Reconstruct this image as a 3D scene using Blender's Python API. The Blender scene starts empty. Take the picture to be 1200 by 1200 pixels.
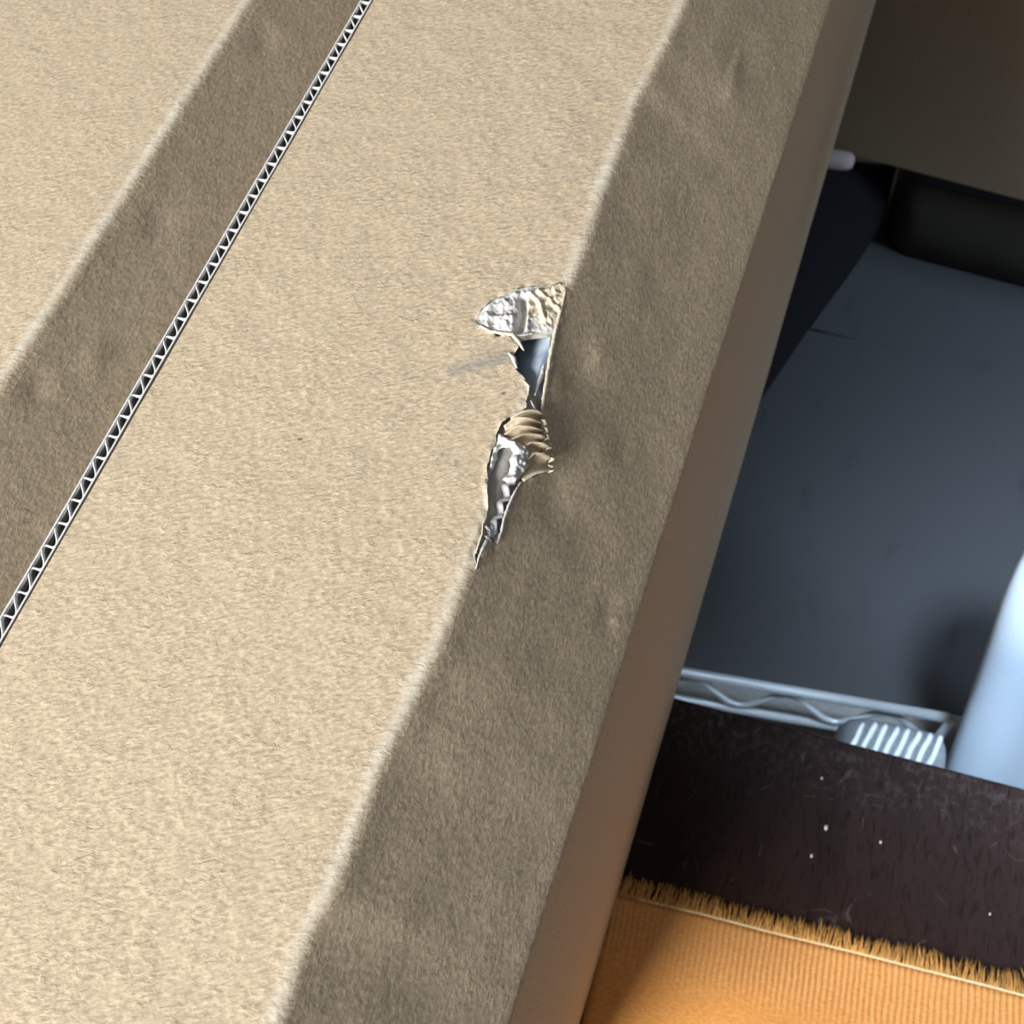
import bpy, bmesh, math, random
from mathutils import Vector, Matrix, noise
from mathutils.geometry import delaunay_2d_cdt

random.seed(7)
SC = bpy.context.scene
COL = SC.collection

# ------------------------------------------------------------------ camera, light, exposure
CAM_Z = 1.03                      # camera height above the floor
AX = Vector((0.93757, 0.33088, -0.10713))   # image right in world
AY = Vector((0.25264, -0.85964, -0.44406))  # image down in world
AZ = Vector((-0.23903, 0.38927, -0.88957))  # view direction in world
cam_d = bpy.data.cameras.new('camera')
cam_d.sensor_width = 36.0
cam_d.lens = 36.0
cam_d.clip_start = 0.01
cam_d.dof.use_dof = True
cam_d.dof.focus_distance = 0.30
cam_d.dof.aperture_fstop = 26.0
cam = bpy.data.objects.new('camera', cam_d)
COL.objects.link(cam)
rot = Matrix((AX, -AY, -AZ)).transposed()
cam.matrix_world = Matrix.Translation((0, 0, CAM_Z)) @ rot.to_4x4()
SC.camera = cam

world = bpy.data.worlds.new('world')
SC.world = world
world.use_nodes = True
world.node_tree.nodes['Background'].inputs[0].default_value = (0.95, 0.97, 1.0, 1)
world.node_tree.nodes['Background'].inputs[1].default_value = 0.155


def area_light(name, loc, target, size, power, color, size_y=None, spread=180):
    d = bpy.data.lights.new(name, 'AREA')
    d.energy = power
    d.color = color
    d.size = size
    if size_y:
        d.shape = 'RECTANGLE'
        d.size_y = size_y
    d.spread = math.radians(spread)
    o = bpy.data.objects.new(name, d)
    COL.objects.link(o)
    o.location = loc
    o.rotation_euler = (Vector(target) - Vector(loc)).to_track_quat('-Z', 'Y').to_euler()
    return o


area_light('window_light', (-0.97, -1.61, 1.82), (-0.1, 0.12, 0.76), 1.0, 121, (1.0, 0.975, 0.925), 1.0)
area_light('cool_bundle_fill', (0.30, 0.34, 1.40), (0.28, 0.36, 0.10), 0.22, 1.2, (0.58, 0.78, 1.0), 0.22, 32)  # added overhead fill for the pale blue bundle, no window stands here
area_light('side_window_light', (1.30, 0.48, 0.85), (0.46, 0.74, 0.0), 0.5, 3.4, (0.55, 0.76, 1.0), 0.5, 46)
SC.view_settings.view_transform = 'Standard'
SC.view_settings.look = 'None'
SC.view_settings.gamma = 1.0
SC.view_settings.use_curve_mapping = False
SC.view_settings.exposure = 0.0


# ------------------------------------------------------------------ measuring helpers
def ray(px, py):
    return AX * (px - 600.0) + AY * (py - 600.0) + AZ * 1200.0


def at_depth(px, py, dep):
    """the point of the place measured at (px, py) of the photo, dep metres below the camera"""
    d = ray(px, py)
    p = d * (dep / -d.z)
    return Vector((p.x, p.y, CAM_Z - dep))


# ------------------------------------------------------------------ object helpers
def link(name, me, mat, parent=None, smooth=True):
    o = bpy.data.objects.new(name, me)
    COL.objects.link(o)
    if mat is not None and not me.materials:
        me.materials.append(mat)
    if smooth:
        me.polygons.foreach_set('use_smooth', [True] * len(me.polygons))
    if parent is not None:
        o.parent = parent
        o.matrix_parent_inverse = Matrix.Identity(4)
        o.location = -Vector(parent.location) if not parent.get('rotated') else (0, 0, 0)
    return o


def mesh(name, verts, faces, mat, parent=None, smooth=True):
    me = bpy.data.meshes.new(name)
    me.from_pydata([tuple(v) for v in verts], [], faces)
    me.validate()
    me.update()
    return link(name, me, mat, parent, smooth)


def thing(name, label, cat, loc=(0, 0, 0), group=None):
    o = bpy.data.objects.new(name, None)
    o.empty_display_size = 0.02
    COL.objects.link(o)
    o.location = loc
    o['label'] = label
    o['category'] = cat
    if group:
        o['group'] = group
    return o


def tag(o, label, cat, group=None):
    o['label'] = label
    o['category'] = cat
    if group:
        o['group'] = group
    return o


def recalc(o):
    bm = bmesh.new()
    bm.from_mesh(o.data)
    bmesh.ops.recalc_face_normals(bm, faces=bm.faces)
    bm.to_mesh(o.data)
    bm.free()


def box_mesh(name, lo, hi, mat, parent=None, bevel=0.0, seg=2):
    bm = bmesh.new()
    bmesh.ops.create_cube(bm, size=1.0)
    for v in bm.verts:
        for i in range(3):
            v.co[i] = (lo[i] + hi[i]) / 2 + v.co[i] * (hi[i] - lo[i])
    if bevel:
        bmesh.ops.bevel(bm, geom=list(bm.edges), offset=bevel, segments=seg, affect='EDGES', profile=0.5)
    me = bpy.data.meshes.new(name)
    bm.to_mesh(me)
    bm.free()
    return link(name, me, mat, parent, smooth=False)


def tube_data(pts, radii, n=8, cap=True):
    """a tube along pts; radii a number or a list"""
    pts = [Vector(p) for p in pts]
    if not hasattr(radii, '__len__'):
        radii = [radii] * len(pts)
    verts, faces = [], []
    t0 = (pts[1] - pts[0]).normalized()
    ref = Vector((0, 0, 1)) if abs(t0.z) < 0.9 else Vector((1, 0, 0))
    u = t0.cross(ref).normalized()
    for i, p in enumerate(pts):
        a = pts[max(0, i - 1)]
        b = pts[min(len(pts) - 1, i + 1)]
        t = (b - a).normalized()
        u = (u - t * u.dot(t)).normalized()
        w = t.cross(u)
        for k in range(n):
            an = 2 * math.pi * k / n
            verts.append(p + (u * math.cos(an) + w * math.sin(an)) * radii[i])
    for i in range(len(pts) - 1):
        for k in range(n):
            a = i * n + k
            b = i * n + (k + 1) % n
            faces.append((a, b, b + n, a + n))
    if cap:
        faces.append(tuple(range(n - 1, -1, -1)))
        m = (len(pts) - 1) * n
        faces.append(tuple(m + k for k in range(n)))
    return verts, faces


def tube(name, pts, radii, mat, parent=None, n=8):
    v, f = tube_data(pts, radii, n)
    return mesh(name, v, f, mat, parent)


def grid_faces(nu, nv, off=0):
    return [(off + i * nv + j, off + i * nv + j + 1, off + (i + 1) * nv + j + 1, off + (i + 1) * nv + j)
            for i in range(nu - 1) for j in range(nv - 1)]


def inside(p, poly):
    x, y = p
    r = False
    j = len(poly) - 1
    for i in range(len(poly)):
        xi, yi = poly[i]
        xj, yj = poly[j]
        if (yi > y) != (yj > y) and x < (xj - xi) * (y - yi) / (yj - yi) + xi:
            r = not r
        j = i
    return r


def seg_dist(p, a, b):
    ax, ay = a
    dx, dy = b[0] - ax, b[1] - ay
    l2 = dx * dx + dy * dy
    t = 0 if l2 == 0 else max(0, min(1, ((p[0] - ax) * dx + (p[1] - ay) * dy) / l2))
    return math.hypot(p[0] - ax - t * dx, p[1] - ay - t * dy), t


def poly_dist(p, poly, closed=True):
    n = len(poly)
    return min(seg_dist(p, poly[i], poly[(i + 1) % n])[0] for i in range(n if closed else n - 1))


def smooth01(x):
    x = max(0.0, min(1.0, x))
    return x * x * (3 - 2 * x)


def n3(x, y, z=0.0):
    return noise.noise(Vector((x, y, z)))


# ------------------------------------------------------------------ materials
class Nodes:
    def __init__(self, name, rough=0.8, spec=0.3):
        self.m = bpy.data.materials.new(name)
        self.m.use_nodes = True
        self.t = self.m.node_tree
        self.b = self.t.nodes['Principled BSDF']
        self.b.inputs['Roughness'].default_value = rough
        self.b.inputs['Specular IOR Level'].default_value = spec
        self.tc = self.t.nodes.new('ShaderNodeTexCoord')

    def new(self, kind, **kw):
        n = self.t.nodes.new(kind)
        for k, v in kw.items():
            setattr(n, k, v)
        return n

    def put(self, sock, v):
        if isinstance(v, bpy.types.NodeSocket):
            self.t.links.new(v, sock)
        elif v is not None:
            sock.default_value = v

    def mapping(self, scale=(1, 1, 1), rot=(0, 0, 0), vec=None, kind='POINT'):
        n = self.new('ShaderNodeMapping', vector_type=kind)
        self.put(n.inputs['Vector'], vec or self.tc.outputs['Object'])
        n.inputs['Scale'].default_value = scale
        n.inputs['Rotation'].default_value = rot
        return n.outputs[0]

    def noise(self, vec, scale, detail=2.0, rough=0.5, dist=0.0):
        n = self.new('ShaderNodeTexNoise')
        self.put(n.inputs['Vector'], vec)
        n.inputs['Scale'].default_value = scale
        n.inputs['Detail'].default_value = detail
        n.inputs['Roughness'].default_value = rough
        n.inputs['Distortion'].default_value = dist
        return n.outputs['Fac']

    def ramp(self, fac, stops):
        n = self.new('ShaderNodeValToRGB')
        self.put(n.inputs[0], fac)
        e = n.color_ramp.elements
        while len(e) < len(stops):
            e.new(0.5)
        for el, (p, c) in zip(e, stops):
            el.position = p
            el.color = (c, c, c, 1) if not hasattr(c, '__len__') else tuple(c) + (1,)
        return n.outputs[0]

    def mix(self, fac, a, b, blend='MIX'):
        n = self.new('ShaderNodeMix', data_type='RGBA', blend_type=blend)
        self.put(n.inputs[0], fac)
        for s, v in ((n.inputs[6], a), (n.inputs[7], b)):
            self.put(s, v if isinstance(v, bpy.types.NodeSocket) else tuple(v) + (1,))
        return n.outputs[2]

    def math(self, op, a, b=None, c=None):
        n = self.new('ShaderNodeMath', operation=op)
        self.put(n.inputs[0], a)
        if b is not None:
            self.put(n.inputs[1], b)
        if c is not None:
            self.put(n.inputs[2], c)
        return n.outputs[0]

    def attr(self, name):
        return self.new('ShaderNodeAttribute', attribute_name=name).outputs['Fac']

    def color(self, c):
        self.put(self.b.inputs['Base Color'], c if isinstance(c, bpy.types.NodeSocket) else tuple(c) + (1,))

    def bump(self, h, strength=1.0, dist=0.0005, normal=None):
        n = self.new('ShaderNodeBump')
        n.inputs['Strength'].default_value = strength
        n.inputs['Distance'].default_value = dist
        self.put(n.inputs['Height'], h)
        if normal is not None:
            self.put(n.inputs['Normal'], normal)
        self.put(self.b.inputs['Normal'], n.outputs[0])
        return n.outputs[0]


def kraft(name, base=(0.555, 0.46, 0.335), angle=1.04, stretch=0.5, bump=0.0005):
    k = Nodes(name, 0.9, 0.15)
    v = k.mapping((1, 1 / stretch, 1), (0, 0, angle), kind='TEXTURE')
    fine = k.noise(v, 1000, 4, 0.7)
    mid = k.noise(v, 420, 4, 0.65, 1.0)
    patchy = k.ramp(k.noise(k.mapping(), 90, 3, 0.6), [(0.35, 0.45), (0.65, 1.0)])
    big = k.noise(k.mapping(), 26, 3, 0.55)
    c = k.mix(k.ramp(fine, [(0.35, 0.0), (0.66, 1.0)]), [x * 0.72 for x in base], [min(1, x * 1.22) for x in base])
    c = k.mix(k.math('MULTIPLY', k.ramp(big, [(0.35, 0), (0.7, 1)]), 0.10), c, [x * 0.78 for x in base])
    # dark and pale flecks of recycled fibre
    vo = k.new('ShaderNodeTexVoronoi')
    k.put(vo.inputs['Vector'], k.mapping((1, 1.8, 1), (0, 0, angle), kind='TEXTURE'))
    vo.inputs['Scale'].default_value = 120
    fl = k.ramp(vo.outputs['Distance'], [(0.04, 1), (0.075, 0)])
    pick = k.new('ShaderNodeSeparateColor')
    k.put(pick.inputs[0], vo.outputs['Color'])
    dk = k.math('MULTIPLY', fl, k.ramp(pick.outputs[0], [(0.93, 0), (0.94, 0.75)]))
    lt = k.math('MULTIPLY', fl, k.ramp(pick.outputs[1], [(0.86, 0), (0.87, 0.6)]))
    c = k.mix(dk, c, (0.12, 0.085, 0.055))
    c = k.mix(lt, c, (0.78, 0.70, 0.54))
    # rubbed crease, grey smears
    w = k.math('MULTIPLY', k.attr('wear'), k.ramp(k.noise(v, 300, 2), [(0.25, 0.55), (0.6, 1.0)]))
    c = k.mix(w, c, (0.66, 0.62, 0.53))
    sm = k.math('MULTIPLY', k.attr('smudge'), k.ramp(k.noise(v, 700, 2), [(0.35, 0.65), (0.6, 1.0)]))
    c = k.mix(sm, c, (0.27, 0.265, 0.265))
    k.color(c)
    h = k.math('ADD', k.math('MULTIPLY', mid, 0.75), k.math('MULTIPLY', fine, 0.5))
    k.bump(k.math('MULTIPLY', h, patchy), 1.0, bump * 1.35)
    return k.m


def paper(name, base, bump=0.0004, scale=900, var=0.3):
    k = Nodes(name, 0.9, 0.15)
    a = k.noise(k.mapping(), scale, 3, 0.6)
    k.color(k.mix(a, [x * (1 - var) for x in base], [min(1, x * (1 + var * 0.6)) for x in base]))
    k.bump(a, 0.7, bump)
    return k.m


def plain(name, base, rough=0.6, spec=0.3, metal=0.0, var=0.12, scale=60, bump=0.0):
    k = Nodes(name, rough, spec)
    a = k.noise(k.mapping(), scale, 3, 0.55)
    k.color(k.mix(a, [x * (1 - var) for x in base], [min(1, x * (1 + var)) for x in base]))
    k.b.inputs['Metallic'].default_value = metal
    if bump:
        k.bump(a, 0.6, bump)
    return k.m


M = {}
M['kraft'] = kraft('kraft_top', angle=-1.04, stretch=0.42)
M['kraft_slope'] = kraft('kraft_slope', angle=0.1, stretch=0.6, bump=0.00028)
M['kraft_side'] = kraft('kraft_side', angle=0.0, stretch=0.8, bump=0.0002)
M['kraft_far'] = kraft('kraft_far_box', base=(0.30, 0.215, 0.135), angle=0.0, bump=0.0003)  # brown kraft, base also lowered for the shade around this box
M['white_paper'] = paper('torn_white_paper', (0.62, 0.62, 0.62), 0.0006, 700, 0.22)
M['edge_paper'] = paper('cut_edge_paper', (0.68, 0.69, 0.71), 0.0002, 900, 0.12)
M['cream_paper'] = paper('torn_cream_paper', (0.72, 0.64, 0.50), 0.0005, 800, 0.25)
M['flute_paper'] = paper('fluting_paper', (0.56, 0.48, 0.37), 0.0004, 700, 0.25)
M['grey_paper'] = paper('inner_liner_paper', (0.58, 0.55, 0.51), 0.0003, 900, 0.2)
M['grey_flute'] = paper('grey_fluting_paper', (0.66, 0.67, 0.69), 0.0002, 900, 0.15)

M['shaded_paper'] = paper('shaded_fluting_paper', (0.20, 0.19, 0.18), 0.0002, 900, 0.2)  # darkened core paper: shade inside the flutes put into the colour
# blue film
k = Nodes('blue_plastic_film', 0.22, 0.6)
a = k.noise(k.mapping((1, 0.4, 1)), 160, 2, 0.5, 0.6)
k.color(k.mix(k.ramp(a, [(0.35, 0), (0.65, 1)]), (0.34, 0.45, 0.64), (0.66, 0.78, 0.92)))
k.bump(a, 0.6, 0.001)
M['film'] = k.m

# dark lacquered bench
k = Nodes('dark_brown_veneer', 0.5, 0.08)
vp = k.mapping((1, 0.16, 1), (0, 0, -0.25))
pores = k.noise(vp, 620, 3, 0.6)
pm = k.ramp(pores, [(0.56, 0), (0.68, 1)])
ripple = k.noise(k.mapping((1, 0.28, 1), (0, 0, -0.25)), 210, 3, 0.55)
tone = k.noise(k.mapping((1, 0.3, 1)), 30, 3, 0.5)
c = k.mix(k.ramp(tone, [(0.3, 0), (0.7, 1)]), (0.019, 0.0098, 0.0082), (0.030, 0.0158, 0.0132))
c = k.mix(k.math('MULTIPLY', pm, 0.8), c, (0.010, 0.006, 0.006))
s1 = k.noise(k.mapping(), 17, 1.5, 0.4, 0.5)
l1 = k.ramp(k.math('ABSOLUTE', k.math('SUBTRACT', s1, 0.5)), [(0.0, 1), (0.0045, 0)])
s2 = k.noise(k.mapping((1, 1, 1), (0, 0, 1.1)), 23, 1.0, 0.4, 0.8)
l2 = k.ramp(k.math('ABSOLUTE', k.math('SUBTRACT', s2, 0.47)), [(0.0, 1), (0.004, 0)])
gate = k.ramp(k.noise(k.mapping((1, 1, 1), (0, 0, 0.4)), 48, 3, 0.6), [(0.52, 0), (0.64, 0.5)])
scr = k.math('MULTIPLY', k.math('MAXIMUM', l1, l2), gate)
# rubbed band along the far edge (local y of the top runs to the edge at 0)
sx = k.new('ShaderNodeSeparateXYZ')
k.put(sx.inputs[0], k.tc.outputs['Object'])
band = k.new('ShaderNodeMapRange')
k.put(band.inputs[0], sx.outputs[1])
band.inputs[1].default_value = -0.045
band.inputs[2].default_value = -0.012
scuff = k.math('MULTIPLY', band.outputs[0], k.ramp(k.noise(k.mapping((1, 0.7, 1)), 240, 5, 0.7), [(0.5, 0), (0.70, 0.7)]))
scr = k.math('MAXIMUM', scr, k.math('MULTIPLY', scuff, 0.32))
c = k.mix(scr, c, (0.19, 0.175, 0.18))
k.color(c)
k.bump(k.math('SUBTRACT', ripple, k.math('MULTIPLY', pm, 0.6)), 0.6, 0.0007)
M['bench'] = k.m

# orange cloth: ribbed selvage band, then fine twill
k = Nodes('orange_cloth', 0.75, 0.2)
k.b.inputs['Sheen Weight'].default_value = 0.15
sx = k.new('ShaderNodeSeparateXYZ')
wob = k.noise(k.mapping(), 60, 2)
k.put(sx.inputs[0], k.tc.outputs['Object'])
xx = k.math('ADD', sx.outputs[0], k.math('MULTIPLY', wob, 0.002))
rib = k.math('SINE', k.math('MULTIPLY', xx, 2 * math.pi / 0.0034))
rib = k.math('MULTIPLY_ADD', rib, 0.5, 0.5)
bm_ = k.new('ShaderNodeMapRange')
k.put(bm_.inputs[0], k.math('ADD', sx.outputs[1], k.math('MULTIPLY', wob, 0.012)))
bm_.inputs[1].default_value = -0.040
bm_.inputs[2].default_value = -0.020
tw = k.noise(k.mapping((0.22, 1, 1), (0, 0, 0.22)), 1500, 2, 0.6)
thr = k.noise(k.mapping((1, 0.25, 1), (0, 0, 0)), 900, 2, 0.5)
h = k.mix(bm_.outputs[0], tw, rib)
base = k.mix(bm_.outputs[0], (0.80, 0.385, 0.115), (0.80, 0.42, 0.165))
c = k.mix(k.ramp(tw, [(0.3, 0), (0.7, 1)]), (0.60, 0.25, 0.06), base)
c = k.mix(k.math('MULTIPLY', k.math('SUBTRACT', 1.0, rib), k.math('MULTIPLY', bm_.outputs[0], 0.35)), c, (0.55, 0.25, 0.075))
k.color(c)
k.bump(k.math('ADD', h, k.math('MULTIPLY', thr, 0.3)), 0.7, 0.0006)
M['cloth'] = k.m
M['fringe'] = paper('orange_fringe', (0.70, 0.38, 0.12), 0.0002, 500, 0.35)
M['thread'] = paper('pale_thread', (0.95, 0.76, 0.48), 0.0004, 1400, 0.25)

M['chrome'] = plain('dull_chrome', (0.56, 0.57, 0.58), 0.42, 0.5, 0.35, 0.05)
k = Nodes('grey_mat', 0.7, 0.2)
st = k.ramp(k.noise(k.mapping((1.6, 0.55, 1), (0, 0, 0.25)), 22, 2, 0.5), [(0.62, 0), (0.74, 0.45)])
k.color(k.mix(st, (0.047, 0.045, 0.046), (0.022, 0.021, 0.022)))
k.bump(k.noise(k.mapping(), 300, 2), 0.4, 0.0004)
M['mat'] = k.m
M['floor'] = plain('grey_carpet', (0.24, 0.225, 0.21), 0.95, 0.1, 0, 0.35, 260, 0.002)
M['black'] = plain('black_fabric', (0.006, 0.0055, 0.006), 0.9, 0.08, 0, 0.3, 150, 0.0005)
M['tub'] = plain('dark_brown_plastic', (0.045, 0.036, 0.028), 0.6, 0.25, 0, 0.15, 20)
M['tub_rim'] = plain('dark_rim_plastic', (0.03, 0.031, 0.036), 0.45, 0.35, 0, 0.15, 20)
M['grip'] = plain('pale_pinkish_rubber', (0.42, 0.33, 0.32), 0.6, 0.3, 0, 0.1, 40)
M['bundle'] = plain('pale_blue_fabric', (0.70, 0.79, 0.90), 0.9, 0.15, 0, 0.06, 300, 0.0004)
M['roll'] = plain('grey_ribbed_roll', (0.22, 0.225, 0.235), 0.9, 0.15, 0, 0.4, 250, 0.0008)
M['rib_white'] = plain('white_rib', (0.80, 0.81, 0.83), 0.7, 0.2, 0, 0.06, 200)
M['speck'] = plain('white_paint', (0.85, 0.85, 0.83), 0.7, 0.2)

# ------------------------------------------------------------------ floor
fl = box_mesh('floor', (-2.2, -2.0, -0.06), (2.2, 2.4, 0.0), M['floor'])
fl['kind'] = 'structure'
M['wall'] = plain('wall_paint', (0.55, 0.53, 0.50), 0.9, 0.1, 0, 0.04, 30)
wl = box_mesh('wall_back', (-2.2, 2.4, 0.0), (2.2, 2.5, 2.4), M['wall'])
wl['kind'] = 'structure'

# ------------------------------------------------------------------ the big cardboard box
Z_TOP = CAM_Z - 0.25
Z_CREASE = CAM_Z - 0.291
X_CREASE = -0.0300
Z_BENCH = CAM_Z - 0.662
Z_BASE = Z_BENCH + 0.002
Y0, Y1 = -0.058, 0.88
X_LEFT = -0.1883
UC = 0.061           # length of the bevel panel
US = Z_CREASE - Z_BASE

# the long rounded fold between top and bevel is not quite straight
FOLD = [(804, 0), (790, 32), (762, 88), (747, 115), (727, 170), (711, 212), (686, 287), (664, 345), (640, 410),
        (618, 478), (594, 545), (570, 615), (550, 670), (520, 745), (484, 820), (446, 900), (416, 979), (393, 1039),
        (362, 1098), (328, 1200)]
_f = sorted((at_depth(x, y, 0.25).y, at_depth(x, y, 0.25).x) for x, y in FOLD)


def fold_x(y):
    if y <= _f[0][0]:
        return _f[0][1]
    if y >= _f[-1][0]:
        return _f[-1][1]
    for (a, xa), (b, xb) in zip(_f, _f[1:]):
        if a <= y <= b:
            return xa + (xb - xa) * smooth01((y - a) / (b - a))


WB, WC = 0.0020, 0.0013


def section(u, y):
    """a point of the folded board: u<0 top, 0..UC bevel, beyond UC the side; also its outward normal"""
    B = Vector((fold_x(y), Z_TOP))
    C = Vector((X_CREASE, Z_CREASE))
    t1 = Vector((1, 0))
    d = C - B
    sl = d.length / UC
    t2 = d.normalized()
    t3 = Vector((0, -1))

    def bez(K, ta, tb, w, x):
        a, b = K - ta * w, K + tb * w
        s = (x + w) / (2 * w)
        p = a * (1 - s) ** 2 + K * 2 * s * (1 - s) + b * s * s
        t = ((K - a) * (1 - s) + (b - K) * s).normalized()
        return p, t
    if u < -WB:
        p, t = B + t1 * u, t1
        p = Vector((p.x + (-0.0755 - B.x) * smooth01((-0.05 - u) / 0.05), p.y))
    elif u < WB:
        p, t = bez(B, t1, t2, WB, u)
    elif u < UC - WC:
        p, t = B + t2 * (u * sl), t2
    elif u < UC + WC:
        p, t = bez(C, t2, t3, WC, u - UC)
    else:
        p, t = C + t3 * (u - UC), t3
    return Vector((p.x, y, p.y)), Vector((-t.y, 0, t.x))


def on_board(px, py):
    """(u, y) on the board of a spot measured in the photo"""
    p = at_depth(px, py, 0.25)
    if p.x <= fold_x(p.y):
        return (p.x - fold_x(p.y), p.y)
    d = ray(px, py)
    d = Vector((d.x, d.y, d.z))
    y = p.y
    for _ in range(6):
        B = Vector((fold_x(y), 0, Z_TOP - CAM_Z))
        C = Vector((X_CREASE, 0, Z_CREASE - CAM_Z))
        t = C - B
        nrm = Vector((-t.z, 0, t.x))
        s = B.dot(nrm) / d.dot(nrm)
        q = d * s
        y = q.y
    return ((q.x - B.x) / t.x * UC, y)


HOLE_PX = [(657, 330), (645, 334), (630, 336), (615, 337), (603, 340), (590, 345), (580, 351), (571, 357), (564, 362),
           (561, 368), (558, 375), (566, 385), (575, 390), (585, 393), (597, 394), (604, 398), (608, 408), (603, 413),
           (600, 418), (605, 425), (604, 433), (610, 438), (617, 447), (621, 453), (620, 461), (616, 470), (617, 477),
           (607, 485), (595, 491), (587, 500), (582, 507), (581, 518), (576, 527), (571, 548), (572, 563), (571, 578),
           (572, 593), (570, 607), (565, 615), (564, 628), (560, 637), (557, 650), (558, 662), (563, 655), (568, 640),
           (573, 633), (580, 637), (585, 627), (588, 612), (593, 597), (600, 580), (607, 567), (615, 562), (626, 560),
           (637, 553), (639, 545), (637, 530), (634, 517), (633, 507), (632, 494), (634, 488), (637, 477), (639, 460),
           (642, 443), (645, 427), (648, 410), (651, 392), (655, 377), (660, 358), (664, 343), (661, 335)]


def roughen(poly, amp, step):
    out = []
    for i in range(len(poly)):
        a, b = Vector(poly[i]), Vector(poly[(i + 1) % len(poly)])
        n = max(1, int((b - a).length / step))
        nr = Vector((-(b - a).y, (b - a).x)).normalized()
        for k_ in range(n):
            p = a + (b - a) * (k_ / n)
            p = p + nr * (random.uniform(-amp, amp) if k_ else random.uniform(-amp, amp) * 0.3)
            out.append((p.x, p.y))
    return out


HOLE = roughen([on_board(*p) for p in HOLE_PX], 0.00016, 0.0008)
DENTS = [(668, 440, 0.006, 0.0007), (655, 450, 0.003, -0.0005), (690, 425, 0.006, 0.0008), (704, 415, 0.005, -0.0006),
         (735, 520, 0.006, 0.0005), (716, 716, 0.004, 0.0009), (724, 724, 0.003, -0.0006), (650, 575, 0.007, 0.0009),
         (870, 60, 0.006, 0.0006), (858, 100, 0.005, -0.0005), (800, 235, 0.006, 0.0004), (770, 330, 0.007, 0.0005),
         (690, 640, 0.008, 0.0004)]
DENTS = [on_board(x, y) + (r, d) for x, y, r, d in DENTS]
CREASES = [((869, 48), (851, 122), 0.0007), ((706, 408), (688, 442), 0.0006), ((716, 705), (722, 742), 0.0006),
           ((806, 205), (797, 262), 0.0004), ((749, 505), (737, 545), 0.0004)]
CREASES = [(on_board(*a), on_board(*b), d) for a, b, d in CREASES]
SMEARS = [((606, 408), (560, 422), 0.0030, 0.32), ((592, 419), (530, 434), 0.0016, 0.9), ((684, 123), (700, 115), 0.0007, 0.7),
          ((652, 184), (668, 177), 0.0006, 0.65), ((664, 212), (680, 208), 0.0009, 0.55), ((655, 234), (668, 226), 0.0006, 0.5),
          ((663, 160), (676, 154), 0.0006, 0.5), ((672, 247), (664, 252), 0.0005, 0.4), ((535, 541), (536, 544), 0.0006, 1.0),
          ((542, 468), (548, 470), 0.0004, 0.8), ((612, 310), (640, 303), 0.0008, 0.25), ((660, 195), (690, 150), 0.006, 0.10)]
SMEARS = [(on_board(*a), on_board(*b), w, s) for a, b, w, s in SMEARS]


def board_height(u, y):
    h = 0.00022 * n3(u * 45, y * 30, 1.3) + 0.00012 * n3(u * 140, y * 70, 4.1)
    if 0.002 < u < UC:
        h += 0.00026 * n3(u * 55, y * 24, 7.7) * smooth01((u - 0.002) / 0.006)
    for du, dy, r, d in DENTS:
        q = ((u - du) ** 2 + ((y - dy) * 0.7) ** 2) / (r * r)
        if q < 6:
            h -= d * math.exp(-q)
    for a, b, d in CREASES:
        ds, t = seg_dist((u, y), a, b)
        if ds < 0.004:
            h += d * math.exp(-(ds / 0.0008) ** 2) * math.sin(math.pi * min(1, max(0, t))) if 0 < t < 1 else 0
    return h


def board_point(u, y, extra=0.0):
    p, n = section(u, y)
    return p + n * (board_height(u, y) + extra)


def lin(a, b, step):
    n = max(1, int(round((b - a) / step)))
    return [a + (b - a) * i / n for i in range(n + 1)]


us = sorted(set([round(x, 6) for x in
                 lin(X_LEFT + 0.0755, -0.10, 0.004) + lin(-0.10, -0.05, 0.005) + lin(-0.05, -0.007, 0.0012) +
                 lin(-0.007, 0.007, 0.0007) + lin(0.007, 0.03, 0.0015) + lin(0.03, UC - WC, 0.0025) +
                 lin(UC - WC, UC + WC, 0.0009) + lin(UC + WC, UC + US, 0.02)]))
ys = sorted(set([round(y, 6) for y in
                 lin(Y0, 0.0, 0.005) + lin(0.0, 0.075, 0.003) + lin(0.075, 0.215, 0.0012) + lin(0.215, 0.30, 0.0018) + lin(0.30, 0.42, 0.006) +
                 lin(0.42, Y1, 0.02)]))
top_cut, side_cut = WB, UC + WC
hx = [p[0] for p in HOLE]
hy = [p[1] for p in HOLE]
hb = (min(hx) - 0.002, max(hx) + 0.002, min(hy) - 0.002, max(hy) + 0.002)
# regular quads away from the tear, a constrained triangulation around it
iu0 = max(i for i, u in enumerate(us) if u < hb[0])
iu1 = min(i for i, u in enumerate(us) if u > hb[1])
iy0 = max(i for i, y in enumerate(ys) if y < hb[2])
iy1 = min(i for i, y in enumerate(ys) if y > hb[3])
cells = []           # faces as lists of (u, y)
for i in range(len(us) - 1):
    for j in range(len(ys) - 1):
        if iu0 <= i < iu1 and iy0 <= j < iy1:
            continue
        cells.append([(us[i], ys[j]), (us[i + 1], ys[j]), (us[i + 1], ys[j + 1]), (us[i], ys[j + 1])])
pts = [(us[i], ys[j]) for i in range(iu0, iu1 + 1) for j in range(iy0, iy1 + 1)]
pts = [p for p in pts if p[0] in (us[iu0], us[iu1]) or p[1] in (ys[iy0], ys[iy1]) or
       (not inside(p, HOLE) and poly_dist(p, HOLE) > 0.0003)]
nb = len(pts)
K = 1000.0
allp = [Vector((p[0] * K, p[1] * K)) for p in pts + HOLE]
edges = [(nb + i, nb + (i + 1) % len(HOLE)) for i in range(len(HOLE))]
vo, eo, fo, *_ = delaunay_2d_cdt(allp, edges, [], 0, 1e-6)
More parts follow.
